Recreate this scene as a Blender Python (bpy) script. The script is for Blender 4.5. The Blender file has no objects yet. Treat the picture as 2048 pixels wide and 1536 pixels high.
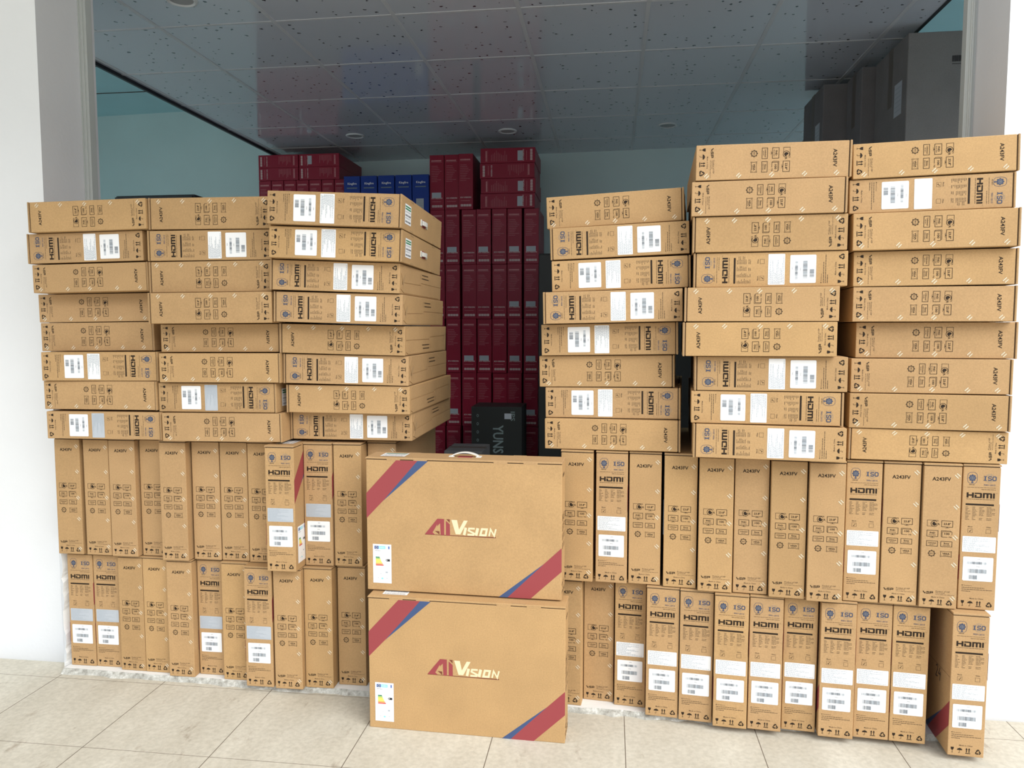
import bpy, bmesh, math, random
from mathutils import Matrix, Vector
from mathutils.geometry import tessellate_polygon
PI = math.pi
sc = bpy.context.scene
col = sc.collection
rnd = random.Random(7)

# ------------------------------------------------------------ camera
cam_d = bpy.data.cameras.new('camera'); cam = bpy.data.objects.new('camera', cam_d); col.objects.link(cam)
cam.location = (0, 0, 1.19254)
cam.rotation_euler = (PI/2 - 0.07486, 0, 0)
cam_d.sensor_width = 36.0; cam_d.lens = 1511.74/2048*36.0
cam_d.clip_start = 0.05; cam_d.clip_end = 200
sc.camera = cam

# ------------------------------------------------------------ world, sun, exposure
w = bpy.data.worlds.new('sky'); sc.world = w; w.use_nodes = True
nt = w.node_tree; bg = nt.nodes['Background']
tc = nt.nodes.new('ShaderNodeTexCoord'); sx = nt.nodes.new('ShaderNodeSeparateXYZ')
mr = nt.nodes.new('ShaderNodeMapRange'); mr.inputs['From Min'].default_value = -0.05; mr.inputs['From Max'].default_value = 0.9
cr = nt.nodes.new('ShaderNodeMix'); cr.data_type = 'RGBA'
cr.inputs['A'].default_value = (0.74, 0.76, 0.78, 1); cr.inputs['B'].default_value = (1.12, 1.22, 1.36, 1)
nt.links.new(tc.outputs['Generated'], sx.inputs[0]); nt.links.new(sx.outputs['Z'], mr.inputs['Value'])
nt.links.new(mr.outputs['Result'], cr.inputs['Factor']); nt.links.new(cr.outputs['Result'], bg.inputs['Color'])
bg.inputs['Strength'].default_value = 0.88
sun_d = bpy.data.lights.new('sun', 'SUN'); sun = bpy.data.objects.new('sun', sun_d); col.objects.link(sun)
sun_d.energy = 2.5; sun_d.angle = math.radians(50); sun_d.color = (1.0, 0.97, 0.92)
sun.rotation_euler = Vector((-0.55, 0.75, -0.75)).to_track_quat('-Z', 'Y').to_euler()
sc.view_settings.view_transform = 'Standard'; sc.view_settings.look = 'None'
sc.view_settings.exposure = 0.45; sc.view_settings.gamma = 1.0; sc.view_settings.use_curve_mapping = False

# ------------------------------------------------------------ frames of the place
PSI = 0.13      # the room's axes seen from the camera
PSW = 0.155     # the shop front
ROOM = Matrix.Rotation(-PSI, 4, 'Z'); FRONT = Matrix.Rotation(-PSW, 4, 'Z')
GZ = -0.0166    # pavement, a little below the shop floor
CZ = 2.648      # dropped ceiling
HZ = 3.168      # higher ceiling beside it

# ------------------------------------------------------------ materials
def lin(r, g, b):
    f = lambda c: (c/255)/12.92 if c/255 <= 0.04045 else ((c/255+0.055)/1.055)**2.4
    return (f(r), f(g), f(b), 1)
def mat(name, color, rough=0.6, metal=0.0, spec=0.5):
    m = bpy.data.materials.new(name); m.use_nodes = True
    b = m.node_tree.nodes['Principled BSDF']
    b.inputs['Base Color'].default_value = color; b.inputs['Roughness'].default_value = rough
    b.inputs['Metallic'].default_value = metal; b.inputs['Specular IOR Level'].default_value = spec
    return m
def nodes(m): return m.node_tree.nodes, m.node_tree.links, m.node_tree.nodes['Principled BSDF']
def noise(m, scale, detail=3, vec=None, rough=0.5):
    n, l, b = nodes(m)
    t = n.new('ShaderNodeTexNoise'); t.inputs['Scale'].default_value = scale; t.inputs['Detail'].default_value = detail
    t.inputs['Roughness'].default_value = rough
    if vec is None:
        c = n.new('ShaderNodeTexCoord'); vec = c.outputs['Object']
    l.new(vec, t.inputs['Vector']); return t
def ramp(m, src, stops):
    n, l, b = nodes(m)
    r = n.new('ShaderNodeValToRGB'); e = r.color_ramp.elements
    while len(e) < len(stops): e.new(0.5)
    for k, (p, c) in enumerate(stops): e[k].position = p; e[k].color = c
    l.new(src, r.inputs[0]); return r
def mixc(m, fac, a, b_, mode='MIX'):
    n, l, b = nodes(m)
    x = n.new('ShaderNodeMix'); x.data_type = 'RGBA'; x.blend_type = mode
    for sock, v in (('Factor', fac), ('A', a), ('B', b_)):
        if isinstance(v, (int, float, tuple)): x.inputs[sock].default_value = v
        else: l.new(v, x.inputs[sock])
    return x.outputs['Result']

def kraft(name, base, spread=0.055):
    m = mat(name, base, 0.75, spec=0.25); n, l, b = nodes(m)
    c = n.new('ShaderNodeTexCoord'); oi = n.new('ShaderNodeObjectInfo')
    ad = n.new('ShaderNodeVectorMath'); ad.operation = 'ADD'
    l.new(c.outputs['Object'], ad.inputs[0]); l.new(oi.outputs['Random'], ad.inputs[1])
    t1 = noise(m, 9, 4, ad.outputs[0]); t2 = noise(m, 260, 2, ad.outputs[0])
    d = tuple(x*(1-spread) for x in base[:3])+(1,); h = tuple(min(1, x*(1+spread)) for x in base[:3])+(1,)
    r1 = ramp(m, t1.outputs['Fac'], [(0.3, d), (0.7, h)])
    r2 = ramp(m, t2.outputs['Fac'], [(0.3, (0.92, 0.92, 0.92, 1)), (0.7, (1.07, 1.07, 1.07, 1))])
    cc = mixc(m, 1.0, r1.outputs[0], r2.outputs[0], 'MULTIPLY')
    r3 = ramp(m, oi.outputs['Random'], [(0, (0.95, 0.945, 0.93, 1)), (0.5, (1.0, 1.0, 1.05, 1)), (1, (1.05, 1.045, 1.0, 1))])
    l.new(mixc(m, 1.0, cc, r3.outputs[0], 'MULTIPLY'), b.inputs['Base Color'])
    bp = n.new('ShaderNodeBump'); bp.inputs['Strength'].default_value = 0.12; bp.inputs['Distance'].default_value = 0.002
    l.new(t1.outputs['Fac'], bp.inputs['Height']); l.new(bp.outputs[0], b.inputs['Normal'])
    return m

KR = (0.455, 0.288, 0.136, 1)
M = {}
M['kraft'] = kraft('kraft_cardboard', KR)
M['kraft_edge'] = kraft('corrugated_edge', (0.40, 0.26, 0.13, 1))
M['kraft_slot'] = mat('cardboard_slot', (0.06, 0.038, 0.02, 1), 0.9)  # shade of the lid gaps put into the colour; also ceiling joints
M['ink'] = mat('dark_brown_ink', (0.022, 0.013, 0.007, 1), 0.7, spec=0.25)
M['ink_soft'] = mat('thin_brown_ink', (0.10, 0.06, 0.028, 1), 0.7)
M['ink_blue'] = mat('blue_grey_ink', (0.045, 0.06, 0.11, 1), 0.7)
M['ink_pale_blue'] = mat('pale_blue_ink', (0.25, 0.24, 0.22, 1), 0.7)
M['stripe_red'] = mat('printed_red', (0.30, 0.048, 0.055, 1), 0.6)
M['stripe_blue'] = mat('printed_blue', (0.045, 0.08, 0.19, 1), 0.6)
M['cream'] = mat('cream_ink', (0.80, 0.66, 0.43, 1), 0.6)
M['underline'] = mat('maroon_ink', (0.17, 0.045, 0.02, 1), 0.6)
M['label'] = mat('white_label_paper', (0.86, 0.87, 0.88, 1), 0.45)
M['label_grey'] = mat('silver_label_paper', (0.47, 0.51, 0.56, 1), 0.35)
M['label_ink'] = mat('grey_label_ink', (0.13, 0.14, 0.16, 1), 0.6)
M['label_ink_soft'] = mat('faint_label_ink', (0.40, 0.45, 0.50, 1), 0.6)
M['tape'] = mat('tape_glint', (0.86, 0.78, 0.60, 1), 0.2)  # pale strokes painted in place of glints on the tape
fm = mat('clear_tape_film', (0.75, 0.68, 0.52, 1), 0.12); fm.node_tree.nodes['Principled BSDF'].inputs['Alpha'].default_value = 0.16; M['film'] = fm
M['plastic'] = mat('white_plastic', (0.78, 0.77, 0.72, 1), 0.35)
M['green'] = mat('green_print', (0.03, 0.22, 0.10, 1), 0.6)
M['lime'] = mat('lime_print', (0.35, 0.55, 0.10, 1), 0.6)
M['yellow'] = mat('yellow_print', (0.85, 0.70, 0.08, 1), 0.6)
M['orange'] = mat('orange_print', (0.80, 0.36, 0.08, 1), 0.6)
M['redp'] = mat('red_print', (0.62, 0.07, 0.06, 1), 0.6)
M['eu_blue'] = mat('flag_blue_print', (0.02, 0.10, 0.42, 1), 0.6)
M['cyan'] = mat('cyan_print', (0.25, 0.70, 0.85, 1), 0.6)
M['black'] = mat('black_print', (0.02, 0.02, 0.025, 1), 0.6)
M['marker'] = mat('marker_pen', (0.03, 0.028, 0.03, 1), 0.6)
M['scuff'] = mat('grey_scuff', (0.22, 0.16, 0.11, 1), 0.8)
M['red_box'] = mat('dark_red_carton', (0.30, 0.016, 0.042, 1), 0.35, spec=0.25)
M['red_print'] = mat('pale_red_print', (0.62, 0.27, 0.28, 1), 0.5)
M['pale_print'] = mat('pale_print', (0.75, 0.64, 0.62, 1), 0.5)
M['blue_box'] = mat('deep_blue_carton', (0.010, 0.05, 0.32, 1), 0.4, spec=0.3)
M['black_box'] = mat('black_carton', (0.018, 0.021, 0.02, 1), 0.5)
M['grey_print'] = mat('grey_green_print', (0.20, 0.26, 0.26, 1), 0.5)
M['store_carton'] = kraft('hazed_carton', (0.20, 0.195, 0.20, 1))  # dim bluish haze over the right-hand cartons is mixed into this colour
M['store_edge'] = mat('dull_carton_tape', (0.13, 0.115, 0.10, 1), 0.5)  # dimmed to match the hazed cartons
M['rail'] = mat('painted_rail', (0.50, 0.53, 0.52, 1), 0.4)
M['black_metal'] = mat('black_enamel', (0.012, 0.016, 0.02, 1), 0.4)
M['lamp_white'] = mat('lamp_ring', (0.75, 0.77, 0.78, 1), 0.35)
M['lamp_glass'] = mat('lamp_diffuser', (0.42, 0.42, 0.42, 1), 0.5)

def plaster(name, base, bump=0.15):
    m = mat(name, base, 0.85, spec=0.2); n, l, b = nodes(m)
    t = noise(m, 2.2, 4); t2 = noise(m, 60, 3)
    d = tuple(x*0.95 for x in base[:3])+(1,)
    r = ramp(m, t.outputs['Fac'], [(0.35, d), (0.7, base)]); l.new(r.outputs[0], b.inputs['Base Color'])
    bp = n.new('ShaderNodeBump'); bp.inputs['Strength'].default_value = bump; bp.inputs['Distance'].default_value = 0.004
    l.new(t2.outputs['Fac'], bp.inputs['Height']); l.new(bp.outputs[0], b.inputs['Normal'])
    return m
M['white_wall'] = plaster('white_painted_plaster', (0.86, 0.88, 0.90, 1))
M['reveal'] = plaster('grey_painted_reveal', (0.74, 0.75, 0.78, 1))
M['teal_wall'] = plaster('pale_teal_paint', (0.60, 0.90, 0.95, 1), 0.05)
M['rear_wall'] = plaster('pale_green_paint', (0.74, 0.93, 0.94, 1), 0.05)

# pavement: large pale stone tiles with dark joints, mottled, one object-space grid
m = mat('stone_pavement', (0.6, 0.57, 0.52, 1), 0.75, spec=0.25); n, l, b = nodes(m)
c = n.new('ShaderNodeTexCoord'); sp = n.new('ShaderNodeSeparateXYZ'); l.new(c.outputs['Object'], sp.inputs[0])
def line(axis, origin, pitch, half):
    a = n.new('ShaderNodeMath'); a.operation = 'SUBTRACT'; l.new(sp.outputs[axis], a.inputs[0]); a.inputs[1].default_value = origin - pitch/2
    q = n.new('ShaderNodeMath'); q.operation = 'PINGPONG'; l.new(a.outputs[0], q.inputs[0]); q.inputs[1].default_value = pitch/2
    g = n.new('ShaderNodeMath'); g.operation = 'GREATER_THAN'; l.new(q.outputs[0], g.inputs[0]); g.inputs[1].default_value = pitch/2 - half
    return g.outputs[0]
gx = line('X', 0.052, 0.3885, 0.0013); gy = line('Y', 1.92, 0.3885, 0.0009)
mx = n.new('ShaderNodeMath'); mx.operation = 'MAXIMUM'; l.new(gx, mx.inputs[0]); l.new(gy, mx.inputs[1])
mp = n.new('ShaderNodeMapping'); mp.inputs['Scale'].default_value = (1.0, 0.45, 1); mp.inputs['Rotation'].default_value = (0, 0, 0.5)
l.new(c.outputs['Object'], mp.inputs[0])
t1 = noise(m, 5, 6, mp.outputs[0], 0.6); t2 = noise(m, 70, 4, None, 0.6); t3 = noise(m, 14, 5, mp.outputs[0], 0.7)
r1 = ramp(m, t1.outputs['Fac'], [(0.3, (0.50, 0.465, 0.385, 1)), (0.7, (0.63, 0.60, 0.515, 1))])
r2 = ramp(m, t2.outputs['Fac'], [(0.3, (0.86, 0.86, 0.85, 1)), (0.65, (1.04, 1.04, 1.04, 1))])
r3 = ramp(m, t3.outputs['Fac'], [(0.28, (0.62, 0.56, 0.52, 1)), (0.40, (1, 1, 1, 1))])
cc = mixc(m, 1.0, r1.outputs[0], r2.outputs[0], 'MULTIPLY'); cc = mixc(m, 0.8, cc, r3.outputs[0], 'MULTIPLY')
l.new(mixc(m, mx.outputs[0], cc, (0.16, 0.13, 0.10, 1)), b.inputs['Base Color'])
bp = n.new('ShaderNodeBump'); bp.inputs['Strength'].default_value = 0.3; bp.inputs['Distance'].default_value = 0.003
l.new(t2.outputs['Fac'], bp.inputs['Height']); l.new(bp.outputs[0], b.inputs['Normal'])
M['pavement'] = m

m = mat('rough_concrete', (0.45, 0.45, 0.41, 1), 0.9, spec=0.2); n, l, b = nodes(m)
t = noise(m, 45, 6, None, 0.7); r = ramp(m, t.outputs['Fac'], [(0.3, (0.22, 0.21, 0.18, 1)), (0.55, (0.50, 0.50, 0.46, 1)), (0.72, (0.80, 0.80, 0.77, 1))])
l.new(r.outputs[0], b.inputs['Base Color'])
bp = n.new('ShaderNodeBump'); bp.inputs['Strength'].default_value = 0.6; bp.inputs['Distance'].default_value = 0.006
l.new(t.outputs['Fac'], bp.inputs['Height']); l.new(bp.outputs[0], b.inputs['Normal'])
M['concrete'] = m
M['floor'] = mat('pale_floor_tile', (0.62, 0.71, 0.80, 1), 0.35)  # pale bluish tint put into the colour to bounce cool light inside
M['sill_white'] = plaster('white_sill', (0.80, 0.81, 0.80, 1), 0.3)

# ceiling tile: glossy grey-white with sparse star-shaped pits
m = mat('fissured_ceiling_tile', (0.42, 0.43, 0.48, 1), 0.08, spec=0.9); n, l, b = nodes(m)
c = n.new('ShaderNodeTexCoord')
v = n.new('ShaderNodeTexVoronoi'); v.inputs['Scale'].default_value = 26; v.inputs['Randomness'].default_value = 1.0
nz = noise(m, 60, 2, c.outputs['Object']); vm = n.new('ShaderNodeVectorMath'); vm.operation = 'MULTIPLY_ADD'
l.new(nz.outputs['Color'], vm.inputs[0]); vm.inputs[1].default_value = (0.022, 0.022, 0); l.new(c.outputs['Object'], vm.inputs[2])
l.new(vm.outputs[0], v.inputs['Vector'])
sepc = n.new('ShaderNodeSeparateColor'); l.new(v.outputs['Color'], sepc.inputs[0])
thr = n.new('ShaderNodeMath'); thr.operation = 'MULTIPLY'; l.new(sepc.outputs[0], thr.inputs[0]); thr.inputs[1].default_value = 0.21
lt = n.new('ShaderNodeMath'); lt.operation = 'LESS_THAN'; l.new(v.outputs['Distance'], lt.inputs[0]); l.new(thr.outputs[0], lt.inputs[1])
l.new(mixc(m, lt.outputs[0], (0.66, 0.69, 0.76, 1), (0.03, 0.03, 0.04, 1)), b.inputs['Base Color'])
b.inputs['IOR'].default_value = 1.75
M['ceiling'] = m
M['grid'] = mat('white_ceiling_bar', (0.66, 0.67, 0.70, 1), 0.3)

# ------------------------------------------------------------ mesh helpers
class MB:
    """collects polygons with materials and links them as ONE mesh object"""
    def __init__(s): s.v = []; s.f = []; s.m = []; s.mats = []
    def mi(s, k):
        if k not in s.mats: s.mats.append(k)
        return s.mats.index(k)
    def poly(s, pts, k):
        if len(pts) > 4:
            o = len(s.v); s.v += [tuple(p) for p in pts]
            for t in tessellate_polygon([[Vector(p) for p in pts]]): s.f.append(tuple(o+i for i in t)); s.m.append(s.mi(k))
        else:
            o = len(s.v); s.v += [tuple(p) for p in pts]; s.f.append(tuple(range(o, o+len(pts)))); s.m.append(s.mi(k))
    def box(s, a, b_, k, bevel=0.0, seg=2, M4=None):
        bm = bmesh.new(); bmesh.ops.create_cube(bm, size=1)
        for vv in bm.verts: vv.co = Vector([(a[i]+b_[i])/2 + vv.co[i]*(b_[i]-a[i]) for i in range(3)])
        if bevel: bmesh.ops.bevel(bm, geom=bm.edges[:], offset=bevel, segments=seg, affect='EDGES', profile=0.5)
        s.bm(bm, k, M4)
    def bm(s, bm, k, M4=None):
        bm.verts.index_update(); o = len(s.v)
        for vv in bm.verts: s.v.append(tuple(M4 @ vv.co) if M4 else tuple(vv.co))
        for ff in bm.faces: s.f.append(tuple(o+q.index for q in ff.verts)); s.m.append(s.mi(k))
        bm.free()
    def mesh(s, name, M4=None):
        me = bpy.data.meshes.new(name)
        me.from_pydata([tuple(M4 @ Vector(p)) for p in s.v] if M4 else s.v, [], s.f)
        for k in s.mats: me.materials.append(M[k])
        me.polygons.foreach_set('material_index', s.m); me.update(); return me
    def build(s, name, parent=None, M4=None):
        return link(name, s.mesh(name, M4), parent)
def link(name, me, parent=None):
    o = bpy.data.objects.new(name, me); col.objects.link(o)
    if parent is not None: o.parent = parent
    return o
def empty(name, mx, label, cat, group=None):
    o = bpy.data.objects.new(name, None); col.objects.link(o); o.empty_display_size = 0.05
    o.matrix_world = mx; return tag(o, label, cat, group)
def tag(o, label, cat, group=None):
    o['label'] = label; o['category'] = cat
    if group: o['group'] = group
    return o
def struct(o): o['kind'] = 'structure'; return o

class Sheet:
    """draws flat print on a face; (u, v) in metres from the face's lower left, pushed out a hair"""
    def __init__(s, mb, fn, eps=0.0003): s.mb = mb; s.fn = fn; s.e = eps; s.n = 0
    def P(s, pts, k, e=None):
        s.n = (s.n+7) % 61; e = (s.e if e is None else e)+s.n*1.5e-6     # no two overlapping pieces in one plane
        s.mb.poly([s.fn(u, v, e) for u, v in pts], k)
    def R(s, u0, v0, u1, v1, k, e=None): s.P([(u0, v0), (u1, v0), (u1, v1), (u0, v1)], k, e)
    def RR(s, u0, v0, u1, v1, r, k, e=None):
        pts = []
        for cx, cy, a0 in ((u1-r, v0+r, -90), (u1-r, v1-r, 0), (u0+r, v1-r, 90), (u0+r, v0+r, 180)):
            for t in range(0, 91, 30): pts.append((cx+r*math.cos(math.radians(a0+t)), cy+r*math.sin(math.radians(a0+t))))
        s.P(pts, k, e)
    def S(s, pts, wd, k, closed=False, e=None):
        """polyline stroke with mitred joints"""
        n_ = len(pts); q = []
        for i in range(n_):
            p = Vector(pts[i]); a = Vector(pts[i-1]) if (i > 0 or closed) else None; b_ = Vector(pts[(i+1) % n_]) if (i < n_-1 or closed) else None
            d1 = (p-a).normalized() if a is not None else None; d2 = (b_-p).normalized() if b_ is not None else None
            if d1 is None: d1 = d2
            if d2 is None: d2 = d1
            t = d1+d2
            t = d1 if t.length < 1e-6 else t.normalized()
            nn = Vector((-t.y, t.x)); cosv = max(0.4, abs(nn.dot(Vector((-d1.y, d1.x)))))
            q.append((p+nn*wd/2/cosv, p-nn*wd/2/cosv))
        for i in range(n_ if closed else n_-1):
            a, b_ = q[i], q[(i+1) % n_]; s.P([a[0], a[1], b_[1], b_[0]], k, e)
    def O(s, cx, cy, rx, ry, wd, k, a0=0, a1=360, n=16, e=None):
        pts = [(cx+rx*math.cos(math.radians(a0+(a1-a0)*t/n)), cy+ry*math.sin(math.radians(a0+(a1-a0)*t/n))) for t in range(n+1 if a1-a0 < 360 else n)]
        s.S(pts, wd, k, closed=(a1-a0 >= 360), e=e)
    def D(s, cx, cy, rx, ry, k, a0=0, a1=360, n=14, e=None):
        s.P([(cx+rx*math.cos(math.radians(a0+(a1-a0)*t/n)), cy+ry*math.sin(math.radians(a0+(a1-a0)*t/n))) for t in range(n+(0 if a1-a0 >= 360 else 1))], k, e)
    def T(s, txt, cx, cy, wd, ht, k, bold=0.0, e=None, shear=0.0):
        """lettering centred on (cx, cy), fitted to a width and a cap height"""
        vs, fs = glyphs(txt, bold)
        x0 = min(p[0] for p in vs); x1 = max(p[0] for p in vs); y0 = min(p[1] for p in vs); y1 = max(p[1] for p in vs)
        sxx = wd/(x1-x0); syy = ht/(y1-y0); o = len(s.mb.v); mi = s.mb.mi(k)
        for p in vs:
            yy = (p[1]-(y0+y1)/2)*syy; s.mb.v.append(tuple(s.fn(cx+(p[0]-(x0+x1)/2)*sxx+shear*yy, cy+yy, s.e if e is None else e)))
        for f_ in fs: s.mb.f.append(tuple(o+i for i in f_)); s.mb.m.append(mi)
    def dashes(s, u0, u1, v, ht, k, words=None, r=None, e=None):
        """a line of type too small to read: word-long dashes"""
        r = r or rnd; u = u0
        while u < u1-0.001:
            wl = min(r.uniform(0.003, 0.009), u1-u); s.R(u, v-ht/2, u+wl, v+ht/2, k, e); u += wl+0.0012
_g = {}
def glyphs(txt, bold):
    if (txt, bold) not in _g:
        cu = bpy.data.curves.new('lettering', 'FONT'); cu.body = txt; cu.size = 1; cu.resolution_u = 2; cu.offset = bold; cu.fill_mode = 'FRONT'
        ob = bpy.data.objects.new('lettering', cu); col.objects.link(ob)
        dg = bpy.context.evaluated_depsgraph_get(); me = bpy.data.meshes.new_from_object(ob.evaluated_get(dg))
        _g[(txt, bold)] = ([tuple(v.co) for v in me.vertices], [tuple(p.vertices) for p in me.polygons])
        bpy.data.objects.remove(ob); bpy.data.curves.remove(cu); bpy.data.meshes.remove(me)
    return _g[(txt, bold)]

# ------------------------------------------------------------ the place: pavement, shop floor, walls, ceiling
def quad_obj(name, pts, k, M4=None, parent=None):
    mb = MB(); mb.poly(pts, k); o = mb.build(name, parent, None)
    if M4 is not None: o.matrix_world = M4
    return o
def prism(mb, pts, z0, z1, k, ktop=None, kside=None):
    mb.poly([(a, b, z1) for a, b in pts], ktop or k); mb.poly([(a, b, z0) for a, b in pts[::-1]], k)
    for i in range(len(pts)):
        a, b = pts[i], pts[(i+1) % len(pts)]; mb.poly([(a[0], a[1], z0), (b[0], b[1], z0), (b[0], b[1], z1), (a[0], a[1], z1)], kside or k)

g = MB(); g.box((-14, -14, GZ-0.2), (14, 2.42, GZ), 'pavement'); o = struct(g.build('ground')); o.matrix_world = ROOM
# shop floor slab with a rough concrete front edge and a white painted margin
f_ = MB()
xs = [-1.955+2.92*q/90 for q in range(91)]
fr = [(x_, 2.305+rnd.uniform(-0.004, 0.004)) for x_ in xs]; lo_ = [y_-rnd.uniform(.006, .022) for _, y_ in fr]
for q in range(90):
    a, b = fr[q], fr[q+1]; tz = -0.001
    f_.poly([(a[0], a[1], tz), (b[0], b[1], tz), (b[0], 2.36, 0), (a[0], 2.36, 0)], 'sill_white')
    f_.poly([(a[0], lo_[q], GZ-.001), (b[0], lo_[q+1], GZ-.001), (b[0], b[1], tz), (a[0], a[1], tz)], 'concrete')
f_.poly([(-1.955, 2.305, 0), (-1.955, 2.36, 0), (-2.1, 2.479, 0)], 'sill_white')
f_.poly([(-1.955, 2.305, GZ), (-2.1, 2.479, GZ), (-2.1, 2.479, 0), (-1.955, 2.305, -0.001)], 'sill_white')
prism(f_, [(-1.955, 2.36), (.965, 2.36), (.965, 2.479), (1.085, 2.479), (1.085, 2.80), (-2.1, 2.80), (-2.1, 2.479)], GZ-0.1, 0, 'concrete', 'sill_white')
prism(f_, [(-5.6, 2.80), (5.0, 2.80), (5.0, 7.6), (-5.6, 7.2)], GZ-0.1, 0, 'floor')
o = struct(f_.build('floor')); o.matrix_world = FRONT

# shop front wall either side of the opening, with the lintel
def box_at(name, boxes, k, extra=None):
    mb = MB()
    for lo, hi in boxes: mb.box(lo, hi, k)
    if extra: mb.poly(extra, 'reveal')
    o_ = struct(mb.build(name)); o_.matrix_world = FRONT
B0, B1 = GZ-0.1, 4.2
box_at('wall_front_left', [((-2.80, 2.479, B0), (-2.1, 2.78, B1)), ((-9, 2.479, B0), (-5.0, 2.78, B1)), ((-5.0, 2.479, 3.1), (-2.80, 2.78, B1))], 'white_wall', [(-2.0995, 2.4795, 0), (-2.0995, 2.7795, 0), (-2.0995, 2.7795, 2.75), (-2.0995, 2.4795, 2.75)])  # includes an unseen open bay, added to let daylight into the left interior
box_at('wall_front_right', [((1.085, 2.479, B0), (2.1, 2.78, B1)), ((4.4, 2.479, B0), (8, 2.78, B1)), ((2.1, 2.479, 2.9), (4.4, 2.78, B1)), ((2.1, 2.479, B0), (4.4, 2.78, 0.3))], 'white_wall', [(1.0845, 2.4795, 0), (1.0845, 2.7795, 0), (1.0845, 2.7795, 2.75), (1.0845, 2.4795, 2.75)])  # unseen bay opening added here to light the right interior
box_at('wall_front', [((-2.1, 2.479, 2.75), (1.085, 2.78, B1))], 'white_wall')
js = MB(); zs = [0.41*k2/24 for k2 in range(25)]; jg = [rnd.uniform(-0.006, 0.004) for _ in zs]
for k2 in range(24):      # ragged white plaster where the left jamb meets the sill
    js.poly([(-2.102, 2.4785, zs[k2]), (-1.972+jg[k2], 2.335, zs[k2]), (-1.972+jg[k2+1], 2.335, zs[k2+1]), (-2.102, 2.4785, zs[k2+1])], 'white_wall')
    js.poly([(-1.972+jg[k2], 2.335, zs[k2]), (-1.962, 2.36, zs[k2]), (-1.962, 2.36, zs[k2+1]), (-1.972+jg[k2+1], 2.335, zs[k2+1])], 'sill_white')
o = struct(js.build('trim_4')); o.matrix_world = FRONT
# unseen slab added overhead to shade the left part of the shop front
box_at('shade_slab', [((-9, 0.3, 2.75), (0.3, 2.479, 2.95))], 'white_wall')
# shutter guide rails
for nm, a, b in (('trim_1', -2.112, -2.074), ('trim_2', 1.056, 1.088)):
    t_ = MB(); t_.box((a, 2.70, 0), (b, 2.735, 2.75), 'rail', 0.002); t_.box((a+0.010, 2.694, 0), (b-0.010, 2.702, 2.75), 'rail', 0.002); t_.box((a+0.013, 2.690, 0), (a+0.017, 2.695, 2.75), 'rail')
    o = struct(t_.build(nm)); o.matrix_world = FRONT

# room shell
def shell(name, pts, k): return struct(quad_obj(name, pts, k, ROOM))
o = shell('wall_rear', [(-5.4, 6.745, 0), (4.8, 6.149, 0), (4.8, 6.149, 3.4), (-5.4, 6.745, 3.4)], 'rear_wall')
shell('wall_left', [(-5.2, 2.6, 0), (-5.2, 6.9, 0), (-5.2, 6.9, 3.4), (-5.2, 2.6, 3.4)], 'teal_wall')
shell('wall_right', [(4.6, 2.0, 0), (4.6, 6.6, 0), (4.6, 6.6, 3.4), (4.6, 2.0, 3.4)], 'teal_wall')
hc = MB(); hc.box((-5.4, 2.3, HZ), (4.8, 6.9, HZ+0.05), 'teal_wall')
for y_ in (5.44, 6.06): hc.box((-5.2, y_-0.006, HZ-0.003), (-2.9, y_+0.006, HZ+0.01), 'kraft_slot')
o = struct(hc.build('trim_3')); o.matrix_world = ROOM
# dropped ceiling and its bars
CX0, CX1, CY0, CY1 = -2.83, 1.485, 2.70, 6.72
ce = MB(); ce.box((CX0, CY0, CZ), (CX1, CY1, CZ+0.02), 'ceiling'); ce.box((CX0-0.004, CY0, CZ-0.02), (CX0+0.012, CY1, CZ+0.05), 'black_metal'); ce.box((CX1-0.012, CY0, CZ-0.004), (CX1+0.004, CY1, CZ+0.05), 'black_metal')
ceil = struct(ce.build('ceiling')); ceil.matrix_world = ROOM
gb = MB(); k_ = 0
for q in range(-1, 9):
    x_ = -2.786+0.588*q
    if CX0+0.02 < x_ < CX1-0.02: gb.box((x_-0.010, CY0, CZ-0.002), (x_+0.010, CY1, CZ+0.001), 'grid')
for q in range(0, 8):
    y_ = 2.936+0.613*q
    if CY0 < y_ < CY1: gb.box((CX0+0.012, y_-0.008, CZ-0.0017), (CX1-0.012, y_+0.008, CZ+0.001), 'grid')
gb.build('ceiling_grid', ceil)
# recessed downlights
for x_, y_, side in ((-1.948, 5.68, 'at the left of the far row'), (-0.776, 5.69, 'in the middle of the far row'), (0.391, 5.68, 'at the right of the far row'), (-1.913, 3.265, 'nearest, at the top edge')):
    e_ = empty('ceiling_light', ROOM @ Matrix.Translation((x_, y_, CZ)), 'round white recessed ceiling light, switched off, '+side, 'ceiling light', 'recessed ceiling lights')
    rg = MB(); n_ = 32
    for q in range(n_):
        a, b = 2*PI*q/n_, 2*PI*(q+1)/n_
        pr = [(0.070, 0), (0.068, -0.006), (0.060, -0.008), (0.054, -0.004), (0.050, 0.0)]
        for (r0, z0), (r1, z1) in zip(pr, pr[1:]):
            rg.poly([(r0*math.cos(a), r0*math.sin(a), z0), (r0*math.cos(b), r0*math.sin(b), z0), (r1*math.cos(b), r1*math.sin(b), z1), (r1*math.cos(a), r1*math.sin(a), z1)], 'lamp_white')
    rg.build('lamp_ring', e_)
    df = MB(); df.poly([(0.052*math.cos(2*PI*q/24), 0.052*math.sin(2*PI*q/24), -0.0025) for q in range(24)], 'lamp_glass'); df.build('diffuser', e_)


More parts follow.
